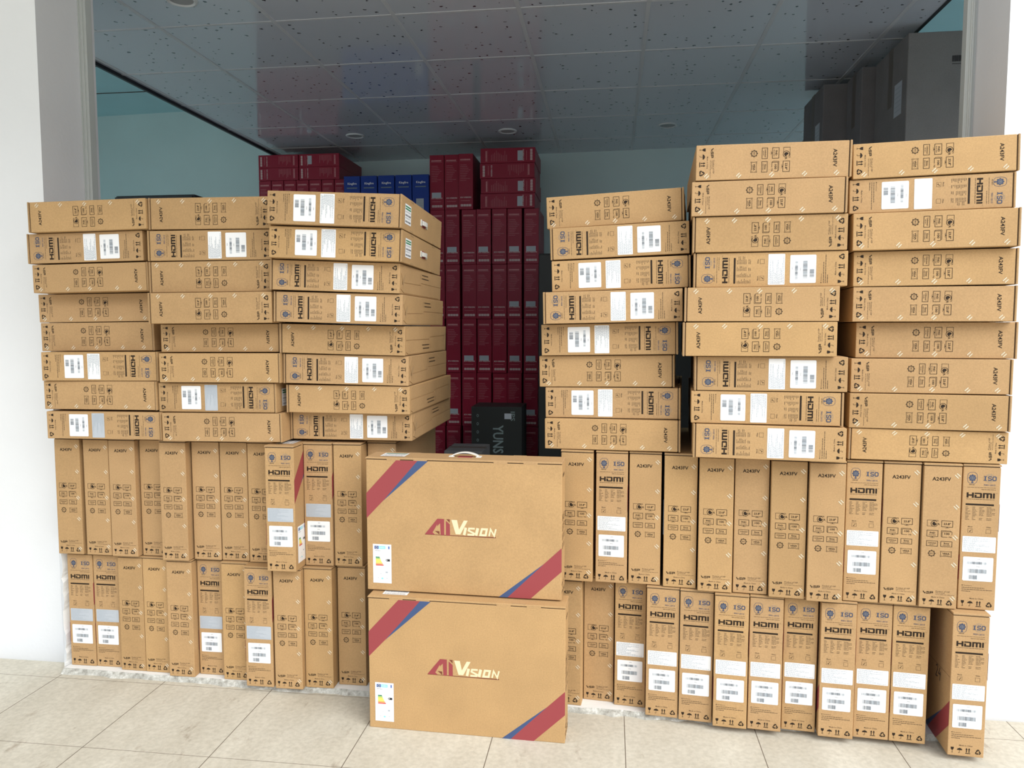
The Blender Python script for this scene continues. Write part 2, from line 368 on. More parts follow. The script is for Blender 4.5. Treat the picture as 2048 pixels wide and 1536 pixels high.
# ------------------------------------------------------------ the monitor carton (local: x thickness, y depth, z up; spec end at y = 0)
T, L, H = 0.0953, 0.5925, 0.40
mm = 0.001
S_END = lambda u, v, e: (u-T/2, -e, v)
F_END = lambda u, v, e: (T/2-u, L+e, v)
R_SIDE = lambda u, v, e: (T/2+e, u, v)
L_SIDE = lambda u, v, e: (-T/2-e, L-u, v)
LIDZ = 0.408
TOP = lambda u, v, e: (T/2-v, u, LIDZ+e)      # u along the length, v across
BOTTOM = lambda u, v, e: (T/2-v, u, -e)

def care_icons(s, xs, v, k='ink'):
    x = xs[0]   # glass
    s.P([(x-4.2*mm, v+8*mm), (x+4.2*mm, v+8*mm), (x+3.6*mm, v+2.5*mm), (x+1.2*mm, v-0.5*mm), (x-1.2*mm, v-0.5*mm), (x-3.6*mm, v+2.5*mm)], k)
    s.R(x-0.5*mm, v-7*mm, x+0.5*mm, v-0.5*mm, k); s.R(x-2.4*mm, v-8*mm, x+2.4*mm, v-7*mm, k)
    x = xs[1]   # umbrella
    s.D(x, v+0.5*mm, 7*mm, 5.6*mm, k, 0, 180, 12); s.R(x-0.4*mm, v-6*mm, x+0.4*mm, v+0.5*mm, k); s.R(x-0.5*mm, v+6*mm, x+0.5*mm, v+7.4*mm, k)
    s.O(x-1.6*mm, v-6*mm, 1.6*mm, 1.6*mm, 0.8*mm, k, 180, 360, 6)
    x = xs[2]   # two arrows
    for d in (-3.4*mm, 3.4*mm):
        s.R(x+d-1.1*mm, v-5*mm, x+d+1.1*mm, v+3.2*mm, k); s.P([(x+d-2.9*mm, v+3*mm), (x+d+2.9*mm, v+3*mm), (x+d, v+8.4*mm)], k)
    s.R(x-6.6*mm, v-8.2*mm, x+6.6*mm, v-6.2*mm, k)
    x = xs[3]   # recycling loop
    C = [Vector((x+8.6*mm*math.cos(math.radians(90+120*q)), v-1.5*mm+8.6*mm*math.sin(math.radians(90+120*q)))) for q in range(3)]
    for q in range(3):
        c0, cp, cn = C[q], C[q-1], C[(q+1) % 3]
        en = c0.lerp(cn, 0.40); d = (cn-c0).normalized(); nn = Vector((-d.y, d.x))
        s.S([c0.lerp(cp, 0.36), c0.lerp(cp, 0.17), c0.lerp(cn, 0.17), en], 3.0*mm, k)
        s.P([en+nn*2.9*mm, en-nn*2.9*mm, en+d*3.4*mm], k)

def spec_end(mb):
    s = Sheet(mb, S_END); U = lambda f: f*T; V = lambda f: (1-f)*H
    # badge
    cx, cy = U(.25), V(.076)
    oc = [(-6, 15.5), (6, 15.5), (11, 11), (12.5, 4), (12.5, -4), (11, -11), (6, -15.5), (-6, -15.5), (-11, -11), (-12.5, -4), (-12.5, 4), (-11, 11)]
    s.S([(cx+a*mm, cy+b*mm) for a, b in oc], 0.9*mm, 'ink_blue', True)
    s.D(cx, cy, 7.6*mm, 7.6*mm, 'ink_blue', n=20)
    for q_ in range(8): s.D(cx+7.2*mm*math.cos(q_*PI/4), cy+7.4*mm*math.sin(q_*PI/4), 2.6*mm, 2.8*mm, 'ink_blue', n=8)
    s.R(cx-2.6*mm, cy-14*mm, cx+2.6*mm, cy-10.6*mm, 'ink_blue')
    s.O(cx, cy, 5*mm, 4*mm, 0.8*mm, 'ink_pale_blue', e=0.0005); s.R(cx-3*mm, cy-0.4*mm, cx+3*mm, cy+0.4*mm, 'ink_pale_blue', 0.0005); s.R(cx-0.4*mm, cy-3*mm, cx+0.4*mm, cy+3*mm, 'ink_pale_blue', 0.0005)
    s.dashes(cx-8*mm, cx+8*mm, V(.123), 1.6*mm, 'ink_soft')
    # standard mark
    cx, cy = U(.71), V(.076)
    for ry in (12, 8, 4): s.O(cx, cy, 12*mm, ry*mm, 0.5*mm, 'ink_pale_blue', n=20)
    s.O(cx, cy, 6*mm, 12*mm, 0.5*mm, 'ink_pale_blue', n=20)
    s.P([(cx-15.5*mm, cy-6.4*mm), (cx+15.5*mm, cy-6.4*mm), (cx+15.5*mm, cy+6.4*mm), (cx-15.5*mm, cy+6.4*mm)], 'kraft', 0.0004)
    b3 = 'ink_blue'; z_ = lambda pts, wd, cl=False: s.S([(cx+a*mm, cy+b_*mm) for a, b_ in pts], wd*mm, b3, cl, 0.0006)
    z_([(-11.6, -6), (-11.6, 6)], 3.6); z_([(-15.2, 5.2), (-8, 5.2)], 1.9); z_([(-15.2, -5.2), (-8, -5.2)], 1.9)
    z_([(4, 3.0), (3, 4.9), (-2.4, 4.9), (-4, 3.2), (-4, 1.6), (-2.4, .3), (2.4, -.4), (4, -1.8), (4, -3.4), (2.4, -4.9), (-3, -4.9), (-4.4, -3.0)], 2.5)
    z_([(9, 5), (14, 5), (15.6, 3.4), (15.6, -3.4), (14, -5), (9, -5), (7.4, -3.4), (7.4, 3.4)], 2.7, True)
    s.T('9001:2015', cx, V(.122), 29*mm, 4.6*mm, 'ink_blue', 0.01)
    s.dashes(U(.12), U(.88), V(.141), 1.0*mm, 'ink_soft'); s.dashes(U(.5), U(.88), V(.154), 1.3*mm, 'ink_soft')
    # wide logo
    x0, y0, W_, h_ = U(.115), V(.214), 71*mm, 14.5*mm
    q = lambda a, b, c, d: s.R(x0+a*W_, y0+b*h_, x0+c*W_, y0+d*h_, 'ink')
    q(0, 0, .068, 1); q(.19, 0, .258, 1); q(.068, .37, .19, .64)
    q(.285, .76, .515, 1); q(.515, .06, .545, .94); q(.477, .24, .515, .76); q(.285, 0, .515, .24); q(.285, .24, .353, .60)
    q(.578, 0, .646, 1); q(.646, .76, .885, 1); q(.708, 0, .776, .76); q(.838, 0, .906, .92); q(.938, 0, 1, 1)
    s.T('TM', U(.90), V(.178), 4*mm, 1.8*mm, 'ink_soft')
    s.dashes(U(.115), U(.86), V(.223), 1.3*mm, 'ink_soft')
    s.R(U(.10), V(.2665), U(.85), V(.254), 'ink')
    r = random.Random(3)
    for row in range(10):
        v = V(.279+row*.0096)
        for c0, mn, mxx in ((.10, .05, .14), (.285, .04, .14), (.47, .06, .15), (.665, .08, .24)):
            if (row > 6 and c0 > .4 and r.random() < .2): continue
            s.dashes(U(c0), U(c0+r.uniform(mn, mxx)), v, 1.25*mm, 'ink_soft', r=r)
    s.T('Black', U(.25), V(.416), 12*mm, 3.6*mm, 'ink_soft', 0.01); s.T('White', U(.735), V(.416), 12*mm, 3.6*mm, 'ink_soft', 0.01)
    for f in (.25, .735):
        cx, cy = U(f), V(.444); s.S([(cx-6*mm, cy-5.4*mm), (cx+6*mm, cy-5.4*mm), (cx+6*mm, cy+5.4*mm), (cx-6*mm, cy+5.4*mm)], 0.6*mm, 'ink_soft', True)
    cx, cy = U(.25), V(.444); s.S([(cx-2.6*mm, cy-0.4*mm), (cx-0.6*mm, cy-3*mm), (cx+3*mm, cy+3*mm)], 1.1*mm, 'ink')
    s.R(U(.09), V(.834), U(.115), V(.828), 'ink'); s.T('Manufacturer', U(.25), V(.831), 22*mm, 2.6*mm, 'ink_soft')
    for f, e_ in ((.846, .70), (.859, .90), (.872, .34)): s.dashes(U(.09), U(e_), V(f), 1.6*mm, 'ink_soft')
    s.T('Made in China', U(.50), V(.922), 35*mm, 3.8*mm, 'ink_soft', 0.008)
    care_icons(s, [U(.13), U(.335), U(.56), U(.84)], V(.958))

def icon_end(mb):
    s = Sheet(mb, F_END); U = lambda f: f*T; V = lambda f: (1-f)*H
    s.T('A243FV', U(.47), V(.088), 47*mm, 10.2*mm, 'ink', 0.021)
    def frame(cx, cy, w_, h_, k='ink'): s.S([(cx-w_/2, cy-h_/2), (cx+w_/2, cy-h_/2), (cx+w_/2, cy+h_/2), (cx-w_/2, cy+h_/2)], 1.2*mm, k, True)
    a, b_ = U(.285), U(.665); w_ = 28*mm
    cy = V(.40)
    s.S([(a+1*mm, cy-8.5*mm), (a-w_/2, cy-8.5*mm), (a-w_/2, cy+8.5*mm), (a+w_/2-1*mm, cy+8.5*mm), (a+w_/2-1*mm, cy+5*mm)], 0.9*mm, 'ink')
    s.O(a+4*mm, cy-1*mm, 8.4*mm, 8.4*mm, 1.3*mm, 'ink', 40, 330, 18); s.D(a+4*mm, cy-1*mm, 5.2*mm, 5.6*mm, 'ink', 90, 330, 12)
    s.T('VA', a+12*mm, cy-1.5*mm, 11*mm, 6.2*mm, 'ink', 0.01, 0.0005)
    frame(b_, cy-0.3*mm, w_, 17*mm); s.T('23.8"', b_, cy-0.3*mm, 18*mm, 6.2*mm, 'ink', 0.021)
    for x in (a, b_):
        yy = cy if x == b_ else V(.472)
        s.R(x-1*mm, yy-11*mm, x+1*mm, yy-8.8*mm, 'ink'); s.R(x-5.5*mm, yy-12*mm, x+5.5*mm, yy-11.2*mm, 'ink')
    cy = V(.472)
    frame(a, cy, w_, 17*mm); s.T('FHD', a, cy+1.6*mm, 13.5*mm, 5*mm, 'ink', 0.021); s.dashes(a-9*mm, a+9*mm, cy-4.2*mm, 1.4*mm, 'ink_soft')
    s.S([(b_+2*mm, cy-9*mm), (b_-w_/2+2*mm, cy-9*mm), (b_-w_/2, cy-6.5*mm), (b_-w_/2, cy+9*mm), (b_+w_/2-5*mm, cy+9*mm), (b_+w_/2-1*mm, cy+5.5*mm), (b_+w_/2-1*mm, cy-2*mm)], 1.0*mm, 'ink')
    s.S([(b_-w_/2+2.4*mm, cy-9*mm), (b_-w_/2+2.4*mm, cy+6.6*mm), (b_+w_/2-3*mm, cy+6.6*mm)], 1.0*mm, 'ink')
    s.T('100', b_+0.4*mm, cy+0.6*mm, 13*mm, 5.6*mm, 'ink', 0.021); s.T('Hz', b_+9*mm, cy-8.4*mm, 7*mm, 3.8*mm, 'ink', 0.008)
    cy = V(.543)
    frame(a, cy, w_, 14.5*mm); s.T('Unlimited', a, cy+1.8*mm, 20*mm, 4.2*mm, 'ink', 0.008); s.dashes(a-6*mm, a+6*mm, cy-3.4*mm, 1.5*mm, 'ink_soft')
    frame(b_, cy, w_, 14.5*mm); s.T('5ms', b_, cy+1.8*mm, 13.5*mm, 4.8*mm, 'ink', 0.021); s.dashes(b_-9*mm, b_+9*mm, cy-3.8*mm, 1.5*mm, 'ink_soft')
    cy = V(.613)
    s.O(a, cy, 7.6*mm, 7.6*mm, 1.6*mm, 'ink', n=20)
    for q in range(8):
        t = math.radians(45*q); s.S([(a+8*mm*math.cos(t), cy+8*mm*math.sin(t)), (a+9.8*mm*math.cos(t), cy+9.8*mm*math.sin(t))], 2*mm, 'ink')
    s.O(a, cy, 5.4*mm, 5.4*mm, 0.5*mm, 'ink_soft', n=14); s.dashes(a-3.6*mm, a+3.6*mm, cy, 2.4*mm, 'ink_soft')
    vs = [(-14, 8), (-11, 7.2), (0, 6.6), (11, 7.2), (14, 8), (13.6, 4), (13.2, 0), (13.6, -4), (14, -8), (11, -7.2), (0, -6.6), (-11, -7.2), (-14, -8), (-13.6, -4), (-13.2, 0), (-13.6, 4)]
    s.S([(b_+p*mm, cy+q*mm) for p, q in vs], 0.9*mm, 'ink', True); s.T('VESA', b_, cy+0.8*mm, 18*mm, 5*mm, 'ink', 0.021); s.dashes(b_-7*mm, b_+7*mm, cy-4.2*mm, 1.2*mm, 'ink_soft')
    for sx_ in (-1, 1):
        for sy_ in (-1, 1): s.D(b_+sx_*11*mm, cy+sy_*4.8*mm, 0.7*mm, 0.7*mm, 'ink', n=6)
    x0, y0 = U(.095), V(.902); k = 0.95*mm
    s.S([(x0+p*k, y0+q*k) for p, q in ((0.6, 7.8), (5.4, 0.9))], 2.4*k, 'ink'); s.S([(x0+p*k, y0+q*k) for p, q in ((5.2, 0.6), (8.0, 5.2))], 1.2*k, 'ink')
    s.S([(x0+p*k, y0+q*k) for p, q in ((17.4, 7), (11.2, 7), (10.2, 4.2), (16.2, 4.0), (15.4, 1.0), (8.0, 1.0))], 1.6*k, 'ink')
    s.S([(x0+p*k, y0+q*k) for p, q in ((18.9, 0), (19.9, 7), (26, 7), (26.2, 3.5), (19.6, 3.3))], 1.9*k, 'ink')
    s.T('Product of VSP', U(.625), V(.881), 36*mm, 3.8*mm, 'ink_soft', 0.008); s.dashes(U(.435), U(.68), V(.892), 1.1*mm, 'ink_soft'); s.dashes(U(.435), U(.93), V(.903), 0.9*mm, 'ink_soft')
    s.T('Made in China', U(.50), V(.923), 33*mm, 3.6*mm, 'ink_soft', 0.008)
    care_icons(s, [U(.135), U(.335), U(.55), U(.80)], V(.957))

def big_side(mb, fn, upper=True):
    s = Sheet(mb, fn); X = lambda f: f*L; Y = lambda f: (1-f)*H
    P = lambda pts, k, e=None: s.P([(X(a), Y(b)) for a, b in pts], k, e)
    if upper: P([(0, .256), (.159, 0), (.271, 0), (.105, .285), (0, .448)], 'stripe_red'); P([(.271, 0), (.326, 0), (.088, .312)], 'stripe_blue')
    P([(1, .610), (1, .786), (.846, 1), (.730, 1), (.905, .745)], 'stripe_red')
    P([(.730, 1), (.686, 1), (.912, .735)], 'stripe_blue')
    # logo, laid out on a 2048 by 768 grid
    x0, x1 = .306, .676; kx = (x1-x0)/1845*L; ky = kx*1.02
    G = lambda pts: [(X(x0)+(a-105)*kx, Y(.43)-(b-190)*ky) for a, b in pts]
    g = lambda pts, k, e=None: s.P(G(pts), k, e)
    g([(110, 590), (435, 192), (512, 192), (310, 540), (372, 592)], 'stripe_red'); g([(435, 192), (610, 192), (610, 598), (520, 598), (505, 300), (430, 380)], 'stripe_red', 0.00035)
    g([(370, 498), (488, 506), (488, 590)], 'underline'); g([(655, 235), (757, 322), (760, 600), (655, 600)], 'stripe_red'); g([(664, 195), (755, 195), (755, 280)], 'underline')
    g([(110, 590), (1930, 590), (1930, 614), (110, 602)], 'underline', 0.00025)
    g([(795, 205), (942, 207), (992, 440), (1115, 210), (1215, 212), (1025, 560), (905, 560)], 'cream')
    st = lambda pts, wd, cl=False: s.S(G(pts), wd*kx, 'cream', cl)
    st([(1165, 385), (1120, 572)], 68); st([(1395, 402), (1250, 402), (1235, 455), (1375, 520), (1360, 556), (1205, 556)], 46)
    st([(1470, 385), (1425, 572)], 72); st([(1575, 405), (1700, 405), (1668, 555), (1535, 555)], 52, True)
    st([(1755, 572), (1795, 400), (1885, 560), (1930, 390)], 40)

def carton_body(striped=True):
    mb = MB()
    mb.box((-T/2, 0, 0), (T/2, L, H), 'kraft', 0.0018)
    mb.box((-T/2+0.002, 0.002, H-0.004), (T/2-0.002, L-0.002, H+0.003), 'kraft_slot')  # dark core painted as the shaded gap under the lid
    spec_end(mb); icon_end(mb); 
    if striped: big_side(mb, R_SIDE); big_side(mb, L_SIDE, False)
    return mb.mesh('carton_body')
def carton_lid():
    mb = MB(); mb.box((-T/2-0.0005, -0.0006, H+0.0025), (T/2+0.0005, L+0.0006, LIDZ), 'kraft', 0.0012)
    for sx_ in (-1, 1):
        for a, b_ in ((.11, .18), (.25, .32), (.66, .73), (.81, .88)):
            mb.box((sx_*T/2-0.0012, a*L, H-0.001), (sx_*T/2+0.0002, b_*L, H+0.004), 'kraft')
        for a in (.215, .77):
            mb.box((sx_*(T/2-0.003)-0.003, a*L-0.02, LIDZ-0.0005), (sx_*(T/2-0.003)+0.003, a*L+0.02, LIDZ+0.0008), 'kraft_edge')
    for e in (0, 1):   # corrugated front and rear lips
        y = -0.0006 if e == 0 else L+0.0006
        mb.box((-T/2-0.0004, y-0.001, H+0.0030), (T/2+0.0004, y+0.001, H+0.0062), 'kraft_edge')
    return mb.mesh('lid')
def barcode_label():
    mb = MB(); s = Sheet(mb, S_END, 0.0006); U = lambda f: f*T; V = lambda f: (1-f)*H
    u0, u1, v0, v1 = U(.095), U(.905), V(.797), V(.628); s.RR(u0, v0, u1, v1, 0.003, 'label')
    e = 0.0009; w_ = u1-u0; h_ = v1-v0; r = random.Random(11)
    q = lambda a, b: (u0+a*w_, v1-b*h_)
    def bars(a0, a1, b0, b1, k):
        u, _ = q(a0, 0); ue, _ = q(a1, 0); vt = v1-b0*h_; vb = v1-b1*h_
        while u < ue:
            d = r.choice((0.5, 0.8, 1.1, 1.7))*mm; s.R(u, vb, min(u+d, ue), vt, k, e); u += d+r.choice((0.5, 0.7, 1.0, 1.5))*mm
    s.T('S/N', *q(.52, .085), 7*mm, 2.6*mm, 'label_ink', 0, e); bars(.14, .80, .20, .30, 'label_ink_soft'); bars(.30, .62, .195, .30, 'label_ink')
    s.T('P/N', *q(.50, .40), 7*mm, 2.6*mm, 'label_ink', 0, e); bars(.18, .80, .50, .67, 'label_ink_soft'); bars(.24, .78, .50, .67, 'label_ink'); bars(.20, .50, .76, .93, 'label_ink_soft'); bars(.24, .48, .76, .93, 'label_ink')
    return mb.mesh('barcode_label')
def information_label(k, blank=False):
    mb = MB(); s = Sheet(mb, S_END, 0.0006); U = lambda f: f*T; V = lambda f: (1-f)*H
    u0, u1, v0, v1 = U(.055), U(.945), V(.594), V(.484); s.RR(u0, v0, u1, v1, 0.002, k)
    r = random.Random(5)
    if not blank:
        for q in range(14):
            s.dashes(u0+2.5*mm+r.choice((0, 0, 3*mm)), u0+(u1-u0)*r.uniform(.35, .95), v1-3*mm-q*2.9*mm, 1.3*mm, 'label_ink_soft', r=r, e=0.0009)
    return mb.mesh('information_label')
def tape_tab():
    """one small piece of glossy film with two painted glint strokes, centred on the F end's top right corner"""
    mb = MB(); s = Sheet(mb, lambda u, v, e: (T/2-u, L+e, H-v), 0.0005)
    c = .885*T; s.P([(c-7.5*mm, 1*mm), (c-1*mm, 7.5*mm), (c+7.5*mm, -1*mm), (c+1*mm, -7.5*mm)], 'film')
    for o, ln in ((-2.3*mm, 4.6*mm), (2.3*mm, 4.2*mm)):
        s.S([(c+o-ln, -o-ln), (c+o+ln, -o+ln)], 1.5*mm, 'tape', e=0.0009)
    return mb.mesh('tape_tab')
def energy_label():
    mb = MB(); s = Sheet(mb, R_SIDE, 0.0006); e = 0.0009
    u0, u1, v0, v1 = .031*L, .129*L, (1-.945)*H, (1-.645)*H; w_, h_ = u1-u0, v1-v0
    s.R(u0, v0, u1, v1, 'label')
    R = lambda a, b, c, d, k: s.R(u0+a*w_, v1-d*h_, u0+c*w_, v1-b*h_, k, e)
    R(.09, .045, .31, .125, 'eu_blue'); s.O(u0+.20*w_, v1-.085*h_, 3.2*mm, 3.2*mm, 0.8*mm, 'yellow', n=10, e=0.0011)
    R(.33, .045, .68, .12, 'cyan'); s.T('ENERG', u0+.505*w_, v1-.083*h_, 15*mm, 4*mm, 'label', 0.01, 0.0011); R(.84, .045, .90, .12, 'eu_blue')
    s.T('AiVision', u0+.26*w_, v1-.165*h_, 17*mm, 3.4*mm, 'label_ink', 0, e)
    for q, (wd, k) in enumerate(((.20, 'green'), (.23, 'lime'), (.26, 'yellow'), (.29, 'yellow'), (.33, 'yellow'), (.37, 'orange'), (.41, 'redp'))):
        v = .325+q*.033; a = .15; s.P([(u0+a*w_, v1-(v+.028)*h_), (u0+(a+wd)*w_, v1-(v+.028)*h_), (u0+(a+wd+.03)*w_, v1-(v+.014)*h_), (u0+(a+wd)*w_, v1-v*h_), (u0+a*w_, v1-v*h_)], k, e)
    s.P([(u0+.68*w_, v1-.405*h_), (u0+.74*w_, v1-.435*h_), (u0+.92*w_, v1-.435*h_), (u0+.92*w_, v1-.378*h_), (u0+.74*w_, v1-.378*h_)], 'black', e); s.D(u0+.755*w_, v1-.405*h_, 1.6*mm, 1.8*mm, 'label', e=0.0011)
    R(.68, .70, .80, .735, 'label_ink_soft'); R(.40, .755, .46, .765, 'label_ink_soft'); s.D(u0+.50*w_, v1-.88*h_, 3.4*mm, 2.6*mm, 'cyan', e=e); R(.25, .865, .30, .88, 'label_ink_soft'); R(.73, .865, .78, .88, 'label_ink_soft')
    return mb.mesh('energy_label')
def shipping_label():
    mb = MB(); s = Sheet(mb, TOP, 0.0008); e = 0.0011; r = random.Random(2)
    u0, u1, v0, v1 = .038, .115, .018, .076; s.RR(u0, v0, u1, v1, 0.002, 'label')
    for a in (9, 16): s.R(u0+5*mm, v1-a*mm, u1-5*mm, v1-(a-4)*mm, 'green', e)
    for q in range(4):
        v = v1-21*mm-q*9*mm; u = u0+6*mm
        while u < u1-8*mm: d = r.uniform(.8, 2.6)*mm; s.R(u, v-(5 if q % 2 else 2.5)*mm, u+d, v, 'label_ink_soft' if q % 2 == 0 else 'label_ink', e); u += d+r.uniform(1, 2.6)*mm
    return mb.mesh('shipping_label')
def handle_mesh(hgt):
    mb = MB(); n_ = 12; a0, a1 = L*.43, L*.57; wd = 0.007
    pr = None
    for q in range(n_+1):
        t = q/n_; y = a0+(a1-a0)*t; z = LIDZ+0.0015+hgt*math.sin(PI*t)**0.8; th = 0.003
        ring = [(-wd, y, z), (wd, y, z), (wd, y, z+th), (-wd, y, z+th)]
        if pr:
            for j in range(4): mb.poly([pr[j], pr[(j+1) % 4], ring[(j+1) % 4], ring[j]], 'plastic')
        pr = ring
    for y in (a0, a1): mb.box((-0.010, y-0.008, LIDZ), (0.010, y+0.008, LIDZ+0.003), 'plastic', 0.001)
    mb.box((-0.012, a0+0.02, LIDZ), (0.012, a1-0.02, LIDZ+0.0010), 'stripe_red')
    return mb.mesh('carrying_handle')
def bottom_flap():
    mb = MB(); th = 0.0014
    def plate(pts, k):
        mb.poly([(T/2-v, u, -th) for u, v in pts], k)
        for i in range(len(pts)):
            a, b_ = pts[i], pts[(i+1) % len(pts)]; mb.poly([(T/2-a[1], a[0], 0), (T/2-b_[1], b_[0], 0), (T/2-b_[1], b_[0], -th), (T/2-a[1], a[0], -th)], 'kraft_edge')
    plate([(.035, .004), (L-.035, .004), (L-.012, .012), (L-.012, .047), (.27, .047), (.27, .054), (.035, .058), (.012, .03)], 'kraft')
    plate([(.04, .061), (.265, .058), (.278, .0505), (L-.014, .0505), (L-.014, .085), (L-.04, T-.004), (.05, T-.004), (.012, .08)], 'kraft')
    s = Sheet(mb, BOTTOM, 0.0018); u0, v0 = .26, .018
    s.dashes(u0+.02, u0+.11, v0, 4*mm, 'ink_soft'); s.dashes(u0+.02, u0+.12, v0+.012, 4*mm, 'ink_soft')
    s.O(u0+.006, v0+.006, 5*mm, 8*mm, 1.2*mm, 'ink_soft', 60, 300, 8)
    s.P([(.03, .05), (.06, .03), (.06, .04), (.035, .075)], 'kraft_edge')
    return mb.mesh('bottom_flap')
def pen_number():
    mb = MB(); s = Sheet(mb, L_SIDE, 0.0006)
    cx, cy = L-.085, .195   # near the spec end of the left side
    S2 = lambda pts: s.S([(cx+a*mm, cy+b*mm) for a, b in pts], 3.2*mm, 'marker')
    S2([(-24, 14), (-18, 20), (-11, 17), (-12, 8), (-24, -14), (-10, -12)]); S2([(6, 20), (-3, 0), (12, 2)]); S2([(10, 10), (8, -18)])
    s.S([(L-.20, .215), (L-.004, .222)], 0.9*mm, 'ink_soft')
    return mb.mesh('handwritten_number')

ME = dict(body=carton_body(), plain=carton_body(False), lid=carton_lid(), bar=barcode_label(), info=information_label('label'), info_silver=information_label('label_grey'), info_blank=information_label('label', True),
          tape=tape_tab(), energy=energy_label(), ship=shipping_label(), arch=handle_mesh(0.011), flat=handle_mesh(0.004), flap=bottom_flap(), pen=pen_number())

